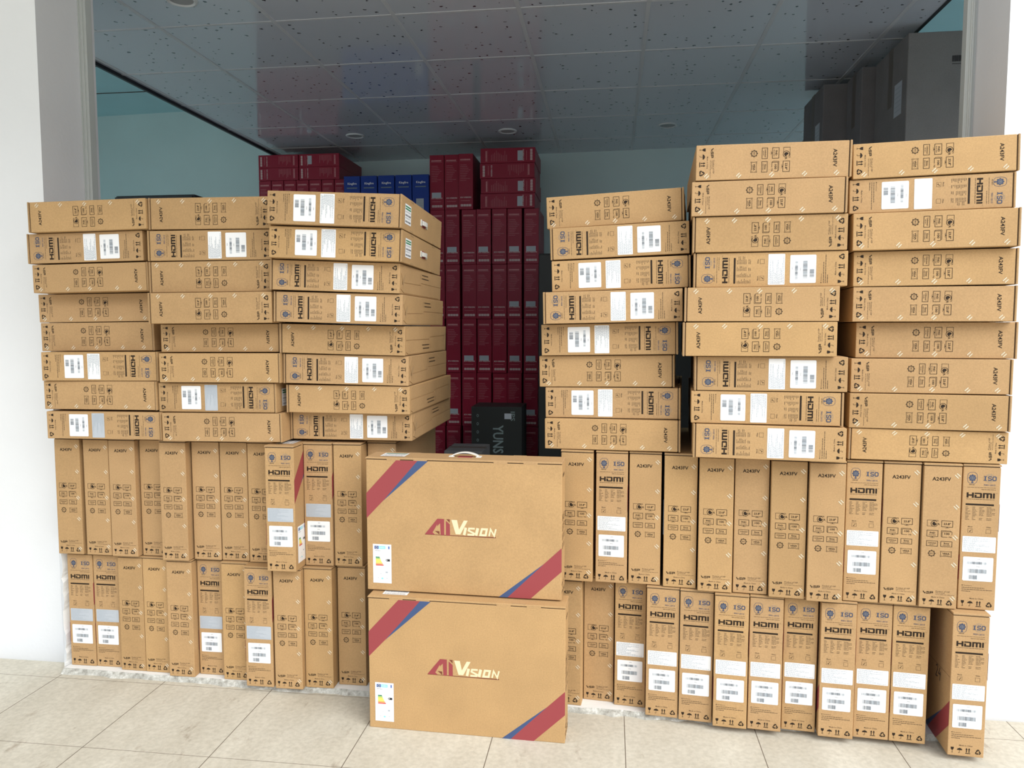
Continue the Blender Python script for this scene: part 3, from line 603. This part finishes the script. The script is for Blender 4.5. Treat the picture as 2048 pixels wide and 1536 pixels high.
# id, end shown (F icons, S specification, V broad side), where its top points, x, y, z, yaw, roll, thickness
CARTONS = [
('A1','F','L',-1.3531,2.4410,1.5002,-0.1271,0.0143,0.0956),
('A2','S','L',-1.3759,2.4646,1.4027,-0.1362,0.0151,0.0951),
('A3','F','R',-1.3685,2.4637,1.3073,-0.1332,0.0147,0.0906),
('A4','F','R',-1.3934,2.5348,1.2109,-0.1046,0.0112,0.0933),
('A5','F','R',-1.3906,2.5325,1.1139,-0.1232,0.0095,0.0947),
('A6','S','R',-1.3636,2.4888,1.0164,-0.0957,0.0051,0.0948),
('A7','F','R',-1.3680,2.4930,0.9203,-0.1404,0.0051,0.0944),
('A8','S','R',-1.3548,2.4847,0.8229,-0.1169,0.0044,0.0910),
('B1','F','L',-0.9444,2.3966,1.4998,-0.1356,-0.0064,0.0978),
('B2','S','L',-0.9479,2.3990,1.4029,-0.1024,0.0011,0.0937),
('B3','F','L',-0.9485,2.3980,1.3037,-0.1249,0.0053,0.0965),
('B4','F','L',-0.9421,2.3718,1.2052,-0.1205,0.0066,0.0964),
('B5','F','R',-0.9442,2.4404,1.1131,-0.1192,0.0048,0.0897),
('B6','F','R',-0.9404,2.4157,1.0159,-0.1087,0.0040,0.0937),
('B7','S','R',-0.9596,2.4382,0.9180,-0.1425,0.0062,0.0940),
('B8','F','R',-0.9419,2.4235,0.8237,-0.1177,0.0081,0.0920),
('C1','S','R',-0.5286,2.2576,1.4920,-0.1013,-0.0442,0.0967),
('C2','S','R',-0.5316,2.2776,1.3947,-0.0960,-0.0417,0.0935),
('C3','S','L',-0.5364,2.3149,1.3014,-0.1144,-0.0368,0.0904),
('C4','S','L',-0.5309,2.3251,1.2047,-0.1168,-0.0280,0.0928),
('C5','F','L',-0.5302,2.3735,1.1080,-0.1269,-0.0210,0.0919),
('C6','S','L',-0.5225,2.3838,1.0122,-0.1133,-0.0161,0.0929),
('C7','F','L',-0.5199,2.3931,0.9191,-0.1381,-0.0044,0.0887),
('C8','S','L',-0.5193,2.4344,0.8279,-0.1271,-0.0010,0.0887),
('D1','F','R',0.2996,2.2836,1.4976,-0.2376,0.0339,0.0945),
('D2','S','L',0.3179,2.2555,1.4008,-0.2171,0.0299,0.0935),
('D3','S','R',0.3149,2.2527,1.3040,-0.2215,0.0253,0.0915),
('D4','S','L',0.2960,2.2298,1.2066,-0.2164,0.0194,0.0941),
('D5','S','R',0.2855,2.2717,1.1098,-0.2160,0.0181,0.0942),
('D6','F','R',0.2802,2.2876,1.0123,-0.2175,0.0145,0.0948),
('D7','S','R',0.2986,2.2840,0.9169,-0.2256,0.0110,0.0930),
('D8','F','R',0.2963,2.2676,0.8214,-0.2209,0.0082,0.0931),
('E1','F','R',0.7089,2.1072,1.5987,-0.1854,-0.0070,0.0962),
('E2','F','R',0.6983,2.1055,1.5018,-0.2126,-0.0036,0.0943),
('E3','F','L',0.7116,2.1091,1.4023,-0.2112,-0.0020,0.0973),
('E4','S','L',0.7169,2.1138,1.3050,-0.2169,-0.0004,0.0950),
('E5','F','L',0.6876,2.0908,1.2090,-0.2146,-0.0001,0.0942),
('E6','F','L',0.6844,2.0903,1.1124,-0.2129,0.0031,0.0941),
('E7','S','L',0.7224,2.1049,1.0146,-0.2167,0.0041,0.0960),
('E8','S','R',0.7078,2.1089,0.9204,-0.2166,0.0017,0.0917),
('E9','S','L',0.7178,2.0877,0.8236,-0.2094,-0.0022,0.0942),
('F1','F','R',1.1193,2.0467,1.5971,-0.1918,0.0216,0.0928),
('F2','S','R',1.1154,2.0520,1.5040,-0.2022,0.0148,0.0899),
('F3','F','R',1.1216,2.0355,1.4026,-0.2134,0.0104,0.0987),
('F4','F','R',1.1345,2.0556,1.3055,-0.2052,0.0059,0.0944),
('F5','F','R',1.1365,2.0567,1.2081,-0.2002,0.0004,0.0945),
('F6','F','R',1.1613,2.0849,1.1075,-0.2073,0.0007,0.0987),
('F7','F','R',1.1444,2.0714,1.0108,-0.2052,0.0010,0.0949),
('F8','F','R',1.1405,2.0647,0.9116,-0.2071,-0.0015,0.0968),
('F9','F','L',1.1505,2.0698,0.8219,-0.1852,-0.0061,0.0869),
('M1','F','U',0.1991,2.2858,0.4104,-0.2111,0.0000,0.0984),
('M2','S','U',0.3036,2.2702,0.4104,-0.2106,0.0000,0.0955),
('M3','F','U',0.4029,2.2558,0.4104,-0.2122,0.0000,0.0955),
('M4','F','U',0.5039,2.2270,0.4104,-0.2164,0.0000,0.0968),
('M5','F','U',0.6001,2.1889,0.4104,-0.2120,0.0000,0.0981),
('M6','F','U',0.6999,2.1748,0.4104,-0.2135,0.0000,0.0964),
('M7','F','U',0.7943,2.1369,0.4104,-0.2175,0.0000,0.0975),
('M8','F','U',0.8908,2.1056,0.4104,-0.2159,0.0000,0.0958),
('M9','S','U',0.9955,2.1086,0.4104,-0.2098,0.0000,0.0938),
('M10','F','U',1.0919,2.0874,0.4104,-0.2198,0.0000,0.0956),
('M11','F','U',1.1884,2.0593,0.4104,-0.2166,0.0000,0.0955),
('M12','S','U',1.2881,2.0467,0.4104,-0.2134,0.0000,0.0935),
('N1','F','U',0.1716,2.3158,0.0000,-0.2157,0.0000,0.0953),
('N2','F','U',0.2761,2.3385,0.0000,-0.2198,0.0000,0.0949),
('N3','S','U',0.3703,2.3031,0.0000,-0.2188,0.0000,0.0960),
('N4','S','U',0.4586,2.2394,0.0000,-0.2203,0.0000,0.0974),
('N5','S','U',0.5550,2.2122,0.0000,-0.2204,0.0000,0.0979),
('N6','S','U',0.6491,2.1753,0.0000,-0.2221,0.0000,0.0971),
('N7','S','U',0.7469,2.1600,0.0000,-0.2204,0.0000,0.0940),
('N8','S','U',0.8470,2.1574,0.0000,-0.2170,0.0000,0.0943),
('N9','S','U',0.9411,2.1193,0.0000,-0.2128,0.0000,0.0954),
('N10','S','U',1.0414,2.1148,0.0000,-0.2167,0.0000,0.0950),
('N11','S','U',1.1368,2.0939,0.0000,-0.2166,0.0000,0.0960),
('N12','S','U',1.2630,2.0226,0.0000,-0.1943,0.0000,0.0923),
('P1','F','U',-1.5250,2.5644,0.4104,-0.1246,0.0000,0.0927),
('P2','F','U',-1.4201,2.5522,0.4104,-0.1265,0.0000,0.0923),
('P3','F','U',-1.3237,2.5362,0.4104,-0.1243,0.0000,0.0949),
('P4','F','U',-1.2216,2.5431,0.4104,-0.1224,0.0000,0.0948),
('P5','F','U',-1.1309,2.4904,0.4104,-0.1252,0.0000,0.0937),
('P6','F','U',-1.0263,2.5017,0.4104,-0.1236,0.0000,0.0961),
('P7','F','U',-0.9277,2.4900,0.4104,-0.1225,0.0000,0.0954),
('P8','F','U',-0.8284,2.4694,0.4104,-0.1214,0.0000,0.0953),
('P9','S','U',-0.7394,2.3758,0.4104,-0.1208,0.0000,0.0964),
('P10','S','U',-0.6335,2.4361,0.4104,-0.1223,0.0000,0.0949),
('P11','F','U',-0.5357,2.4307,0.4104,-0.1241,0.0000,0.0935),
('P12','F','U',-0.4300,2.4719,0.4104,-0.1201,0.0000,0.0961),
('Q1','S','U',-1.5133,2.5917,0.0000,-0.1244,0.0000,0.0943),
('Q2','S','U',-1.4171,2.5816,0.0000,-0.1240,0.0000,0.0947),
('Q3','F','U',-1.3179,2.5527,0.0000,-0.1359,0.0000,0.0913),
('Q4','F','U',-1.2263,2.5391,0.0000,-0.1374,0.0000,0.0898),
('Q5','F','U',-1.1289,2.5063,0.0000,-0.1265,0.0000,0.0915),
('Q6','S','U',-1.0303,2.5208,0.0000,-0.1278,0.0000,0.0907),
('Q7','F','U',-0.9309,2.4817,0.0000,-0.1255,0.0000,0.0953),
('Q8','S','U',-0.8378,2.4339,0.0000,-0.1273,0.0000,0.0955),
('Q9','F','U',-0.7365,2.4174,0.0000,-0.1210,0.0000,0.0948),
('Q10','F','U',-0.6375,2.4253,0.0000,-0.1225,0.0000,0.0953),
('Q11','F','U',-0.5317,2.4439,0.0000,-0.1230,0.0000,0.0946),
('V1','V','U',-0.1478,2.2047,0.3959,-0.1646,0.0000,0.0945),
('V2','V','U',-0.1387,2.1636,-0.0166,-0.1586,0.0000,0.0953),
]
ORD = ['topmost', 'second from top', 'third from top', 'fourth from top', 'fifth from top', 'sixth from top', 'seventh from top', 'eighth from top', 'ninth from top']
NTH = ['first', 'second', 'third', 'fourth', 'fifth', 'sixth', 'seventh', 'eighth', 'ninth', 'tenth', 'eleventh', 'twelfth']
STACK = {'A': 'the leftmost stack', 'B': 'the second stack from left', 'C': 'the stack left of the gap',
         'D': 'the stack right of the gap', 'E': 'the second stack from right', 'F': 'the rightmost stack'}
ROW = {'P': 'the upper row left of the gap', 'Q': 'the floor row left of the gap', 'M': 'the upper row right of the gap', 'N': 'the floor row right of the gap'}
GROUP = {'A': 'flat-lying cartons', 'P': 'upright cartons left of the gap', 'Q': 'upright cartons left of the gap', 'M': 'upright cartons right of the gap', 'N': 'upright cartons right of the gap'}
SILVER = {'A8', 'B7', 'P9', 'P10', 'Q1', 'Q2', 'Q6', 'Q8'}
def place(kind, up, x, y, z, yaw, roll, t, isup):
    Tr = Matrix.Translation; Rz = lambda a: Matrix.Rotation(a, 4, 'Z'); Ry = lambda a: Matrix.Rotation(a, 4, 'Y')
    flip = Tr((0, L, 0)) @ Rz(PI) if kind == 'F' else Matrix.Identity(4)
    sc_ = Matrix.Diagonal((t/T, 1, 1, 1))
    if kind == 'V': return Tr((x, y, z)) @ Rz(yaw) @ Tr((-L/2, t/2, 0)) @ Rz(-PI/2) @ sc_
    if isup: return Tr((x, y, z)) @ Rz(yaw) @ flip @ sc_
    sg = 1 if up == 'R' else -1
    return Tr((x, y, z+t/2)) @ Rz(yaw) @ Ry(-roll) @ Tr((-sg*H/2, 0, 0)) @ Ry(sg*PI/2) @ flip @ sc_
for (i, kind, up, x, y, z, yaw, roll, t) in CARTONS:
    st, k = i[0], int(i[1:])-1
    look = {'F': 'icon-printed', 'S': 'white-stickered', 'V': ''}[kind]
    if st in STACK: lab = 'flat %s carton, %s in %s' % (look, ORD[k], STACK[st]); grp = 'flat-lying cartons'
    elif st == 'V': lab = ['upper of the two broadside cartons with red and blue corner stripes', 'lower of the two broadside cartons with red and blue corner stripes'][k]; grp = 'striped cartons set broadside in the gap'
    else: lab = 'upright %s carton, %s from left in %s' % (look, NTH[k], ROW[st]); grp = GROUP[st]
    if i == 'N12': lab = 'upright white-stickered carton standing apart at far right, handwritten 24 on its side'
    if i == 'F2': lab = 'flat carton with one blank white sticker, second from top in the rightmost stack'
    r = empty('monitor_carton', place(kind, up, x, y, z, yaw, roll, t, st in 'MNPQ'), lab, 'carton', grp)
    link('carton_body', ME['body' if kind == 'V' or (kind == 'S' and st in 'MNPQ') else 'plain'], r); link('lid', ME['lid'], r)
    if kind == 'S':
        bl = link('barcode_label', ME['bar'], r); bl['label'] = 'white barcode sticker'
        il = link('information_label', ME['info_blank' if i == 'F2' else 'info_silver' if i in SILVER else 'info'], r); il['label'] = 'pale text sticker'
    if kind == 'F':
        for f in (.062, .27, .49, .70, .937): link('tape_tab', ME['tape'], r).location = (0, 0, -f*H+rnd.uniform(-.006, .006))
    if i in ('V1', 'V2', 'P9', 'P10'): link('energy_label', ME['energy'], r)['label'] = 'white energy rating label'
    if i in ('V1', 'V2', 'C1', 'C2', 'B7', 'P9', 'P10'): link('shipping_label', ME['ship'], r)
    if i == 'V1': link('carrying_handle', ME['arch'], r)['label'] = 'white plastic handle'
    if i in ('C1', 'C2'): link('carrying_handle', ME['flat'], r)['label'] = 'white plastic handle'
    if i in ('C3', 'C4', 'C5', 'C6', 'C7', 'C8'): link('bottom_flap', ME['flap'], r)
    if i == 'N12': link('handwritten_number', ME['pen'], r)

# ------------------------------------------------------------ goods at the back
def red_meshes(T2, H2, L2, tag_):
    end = lambda u, v, e: (u-T2/2, -e, v); r = random.Random(4)
    b_ = MB(); b_.box((-T2/2, 0, 0), (T2/2, L2, H2), 'red_box', 0.0025); s = Sheet(b_, end, 0.0004); U = lambda f: f*T2; V = lambda f: (1-f)*H2
    s.dashes(U(.12), U(.84), V(.105), 0.010, 'red_print', r=r); s.R(U(.1), V(.131), U(.86), V(.128), 'red_print')
    for q in range(10): s.dashes(U(.12), U(r.uniform(.5, .88)), V(.20+q*.031), 0.0022, 'red_print', r=r)
    s.T('KV-VISION', U(.50), V(.785), .74*T2, .026*H2, 'pale_print', 0.015)
    s.dashes(U(.15), U(.8), V(.845), 0.0025, 'red_print', r=r)
    for q in range(4):
        u = U(.16+q*.19); s.S([(u, V(.945)), (u+.13*T2, V(.945)), (u+.13*T2, V(.915)), (u, V(.915))], 0.0035, 'pale_print', True); s.R(u+.04*T2, V(.938), u+.09*T2, V(.922), 'pale_print')
    st = MB(); s2 = Sheet(st, end, 0.0007); s2.R(U(.14), V(.775), U(.80), V(.68), 'label_grey')
    for q in range(3): s2.dashes(U(.2), U(.74), V(.70+q*.022), 0.003, 'label_ink_soft', r=r, e=0.001)
    return b_.mesh('box_body'), st.mesh('paper_label')
RT, RH, RL = 0.112, 0.419, 0.45
RB, RS = red_meshes(RT, RH, RL, 'r')
LT, LH, LL = 0.101, 0.335, 0.55
LB, LS = red_meshes(LT, LH, LL, 'l')
def red(x_, y_, z_, lab, grp, sticker, lie=None, T2=RT, H2=RH, B_=RB, S_=RS, sx_=1.0, yaw=0.0):
    m4 = ROOM @ Matrix.Translation((x_, y_, z_)) @ Matrix.Rotation(yaw, 4, 'Z')
    if lie: sg = 1 if lie == 'R' else -1; m4 = m4 @ Matrix.Translation((-sg*H2/2, 0, T2/2)) @ Matrix.Rotation(sg*PI/2, 4, 'Y')
    e_ = empty('retail_box', m4 @ Matrix.Diagonal((sx_, 1, 1, 1)), lab, 'box', grp)
    link('box_body', B_, e_)
    if sticker: link('paper_label', S_, e_)['label'] = 'pale grey sticker'
    return e_
cols_ = [-1.345, -1.222, -1.096, -0.978, -0.857, -0.739, -0.613]
ST = {(0, 1), (0, 3), (0, 5), (0, 6), (1, 5), (1, 6), (2, 2), (2, 3), (2, 5), (2, 6), (3, 1), (3, 6), (3, 4)}
ROWN = ['top', 'second', 'third', 'fourth', 'bottom']; COLN = ['first', 'second', 'third', 'fourth', 'fifth', 'sixth', 'seventh']
for r_ in range(5):
    for c_ in range(7):
        red(cols_[c_]+(rnd.uniform(-.003, .003)), 5.80+rnd.uniform(0, .02), (4-r_)*0.4195, 'upright dark red box, %s from left in the %s row behind the gap' % (COLN[c_], ROWN[r_]), 'red boxes behind the gap', (r_, c_) in ST)
for q, (x_, hh, s_) in enumerate(((-1.347, 2.098, 1), (-1.230, 2.098, 0), (-1.116, 2.098, 0))):
    red(x_, 5.80+(0.02, 0.02, 0)[q], hh, '%s of the three bright red boxes standing on top of the red wall' % ('left', 'middle', 'right')[q], 'red boxes behind the gap', s_)
for q in range(4):
    red(-0.793+(0, .004, -.003, .002)[q], 5.80, 2.0985+q*0.1135, 'flat dark red box, %s of the four lying on the red wall' % ('bottom', 'second from bottom', 'third from bottom', 'topmost')[q], 'red boxes behind the gap', q != 2, lie='L' if q != 2 else 'R')
# left group: a row of seven with four lying on it, and five blue boxes beside
for c_ in range(7):
    red(-2.785+c_*0.106, 5.90, 2.035, 'upright maroon box, %s from left in the upper-left row under flat boxes' % COLN[c_], 'maroon boxes at the upper left', 0, T2=LT, H2=LH, B_=LB, S_=LS)
for r_ in range(2):
    for c_ in range(2):
        red(-2.668+c_*0.342, 5.90, 2.372+r_*0.1015, 'flat maroon box at upper left, %s of the %s pair' % (('left', 'right')[c_], ('lower', 'upper')[r_]), 'maroon boxes at the upper left', c_ == 1 and r_ == 1, lie='R', T2=LT, H2=LH, B_=LB, S_=LS)
bb = MB(); BT, BH, BL = 0.130, 0.42, 0.40; bb.box((-BT/2, 0, 0), (BT/2, BL, BH), 'blue_box', 0.0025)
s = Sheet(bb, lambda u, v, e: (u-BT/2, -e, v), 0.0004); s.T('Kingfire', BT*.52, BH-.060, .073, .022, 'label', 0.02); s.dashes(.025, .108, BH-.092, .009, 'grey_print')
BM = bb.mesh('box_body')
bs = MB(); s = Sheet(bs, lambda u, v, e: (u-BT/2, -e, v), 0.0007); s.R(.030, BH-.305, .090, BH-.183, 'label_grey')
for q in range(5): s.dashes(.035, .085, BH-.20-q*.018, .004, 'label_ink_soft', e=.001)
BSM = bs.mesh('paper_label')
for c_, x_ in enumerate((-2.022, -1.885, -1.746, -1.608, -1.472)):
    e_ = empty('retail_box', ROOM @ Matrix.Translation((x_, 5.80, 1.95)), 'upright blue box with white lettering, %s from left of the five' % COLN[c_], 'box', 'blue boxes')
    link('box_body', BM, e_)
    if c_ == 4: link('paper_label', BSM, e_)['label'] = 'pale grey sticker'
# plain cartons that carry those upper rows, hidden from the street by the stacks
def plain(name, lo, hi, lab, grp, k='store_carton', stick=None):
    e_ = empty(name, ROOM @ Matrix.Translation(((lo[0]+hi[0])/2, lo[1], lo[2])), lab, 'carton', grp)
    w_ = (hi[0]-lo[0])/2; d = hi[1]-lo[1]; hh = hi[2]-lo[2]
    mb = MB(); mb.box((-w_, 0, 0), (w_, d, hh), k, 0.004); mb.box((-w_-.0006, d/2-.03, hh*.55), (-w_+.002, d/2+.03, hh+.0006), 'store_edge'); mb.box((-w_, d/2-.03, hh-.002), (w_, d/2+.03, hh+.0006), 'store_edge')
    mb.box((-.003, -.0008, .01), (.003, .002, hh-.01), 'store_edge')
    mb.build('carton_body', e_)
    if stick:
        sb = MB(); s_ = Sheet(sb, (lambda u, v, e: (-w_-e, d-u, v)) if stick == 'side' else (lambda u, v, e: (u-w_, -e, v)), 0.001)
        u0 = d-.16 if stick == 'side' else .10
        s_.R(u0, hh-.36, u0+.10, hh-.20, 'label_grey')
        for q in range(6): s_.dashes(u0+.01, u0+.09, hh-.225-q*.022, .006, 'label_ink_soft', e=.0014)
        sb.build('paper_label', e_)['label'] = 'pale sticker'
    return e_
for c_, (a, b) in enumerate(((-2.84, -2.42), (-2.415, -2.10))):
    for r_ in range(3): plain('storage_carton', (a, 5.92, r_*.677), (b, 6.43, r_*.677+.676), 'plain brown carton under the upper-left maroon boxes, %s column, %s' % (('left', 'right')[c_], ('lowest', 'middle', 'upper')[r_]), 'plain brown cartons')
for r_ in range(3): plain('storage_carton', (-2.092, 5.82, r_*.65), (-1.41, 6.18, r_*.65+.649), 'plain brown carton under the blue boxes, %s' % ('lowest', 'middle', 'upper')[r_], 'plain brown cartons')
# stacks of cartons along the right side, up to the ceiling
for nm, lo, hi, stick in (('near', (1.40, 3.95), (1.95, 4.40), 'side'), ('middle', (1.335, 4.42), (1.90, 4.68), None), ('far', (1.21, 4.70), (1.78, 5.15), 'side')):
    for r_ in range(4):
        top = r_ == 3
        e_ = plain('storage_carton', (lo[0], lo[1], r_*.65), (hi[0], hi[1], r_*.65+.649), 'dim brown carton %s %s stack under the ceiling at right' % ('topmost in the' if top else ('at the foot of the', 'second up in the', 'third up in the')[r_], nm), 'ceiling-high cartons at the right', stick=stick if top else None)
        if nm == 'near' and top:
            pr = MB(); s = Sheet(pr, lambda u, v, e: (u-.275, -e, v), 0.001); s.dashes(.20, .42, .52, .028, 'marker'); s.R(.20, .494, .45, .497, 'marker'); pr.build('printed_lettering', e_)
# black carton, small low carton, black cabinet
e_ = empty('retail_box', ROOM @ Matrix.Translation((-0.79, 5.20, 0)), 'black box with sideways grey capitals before the red wall', 'box')
bk = MB(); bk.box((-.178, 0, 0), (.178, .30, .638), 'black_box', .003)
fn = lambda u, v, e: (u-.178, -e, v); s = Sheet(bk, fn, .0005)
rot = Sheet(bk, lambda u, v, e: fn(.178+v, .638-u, e), .0005)     # lettering that reads downwards
rot.T('YUNS', .228, .012, .20, .075, 'grey_print', 0.02); rot.T('IPS', .065, .115, .065, .03, 'grey_print', 0.01)
for q in range(4): s.O(.045, .575-q*.058, .006, .009, .003, 'grey_print', n=8)
bk.build('box_body', e_)
bl = MB(); Sheet(bl, fn, .0008).R(.235, .553, .285, .592, 'label_grey'); bl.build('paper_label', e_)['label'] = 'small pale sticker'
plain('storage_carton', (-1.02, 4.55, 0), (-.78, 4.85, .43), 'small dim brown carton low in the gap, before the black box', None)
e_ = empty('cabinet', ROOM @ Matrix.Translation((-2.60, 4.0, 0)), 'black cabinet whose top edge shows above the leftmost flat stack', 'cabinet')
cb = MB(); cb.box((-.175, 0, .06), (.30, .45, 1.93), 'black_metal', .006); cb.box((-.165, .01, 0), (.29, .44, .06), 'black_metal'); cb.build('cabinet_body', e_)
dr = MB(); dr.box((-.170, -.018, .07), (.295, -.001, 1.92), 'black_metal', .004); d_ = dr.build('door', e_)
hd = MB(); hd.box((.25, -.045, .9), (.265, -.018, 1.2), 'rail', .003); hd.build('handle', d_)
e_ = empty('cabinet', ROOM @ Matrix.Translation((0.20, 5.25, 0)), 'dark cabinet added to fill the dark area right of the red boxes, behind the right-hand stacks', 'cabinet')
cb = MB(); cb.box((-.70, 0, .06), (.75, .45, 1.70), 'black_box', .006); cb.box((-.68, .02, 0), (.73, .43, .06), 'black_box'); cb.build('cabinet_body', e_)  # guessed dark mass, added to keep the gaps behind the stacks dark
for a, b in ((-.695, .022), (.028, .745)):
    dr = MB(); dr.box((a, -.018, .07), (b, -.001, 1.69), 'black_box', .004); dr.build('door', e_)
bpy.context.view_layer.update()
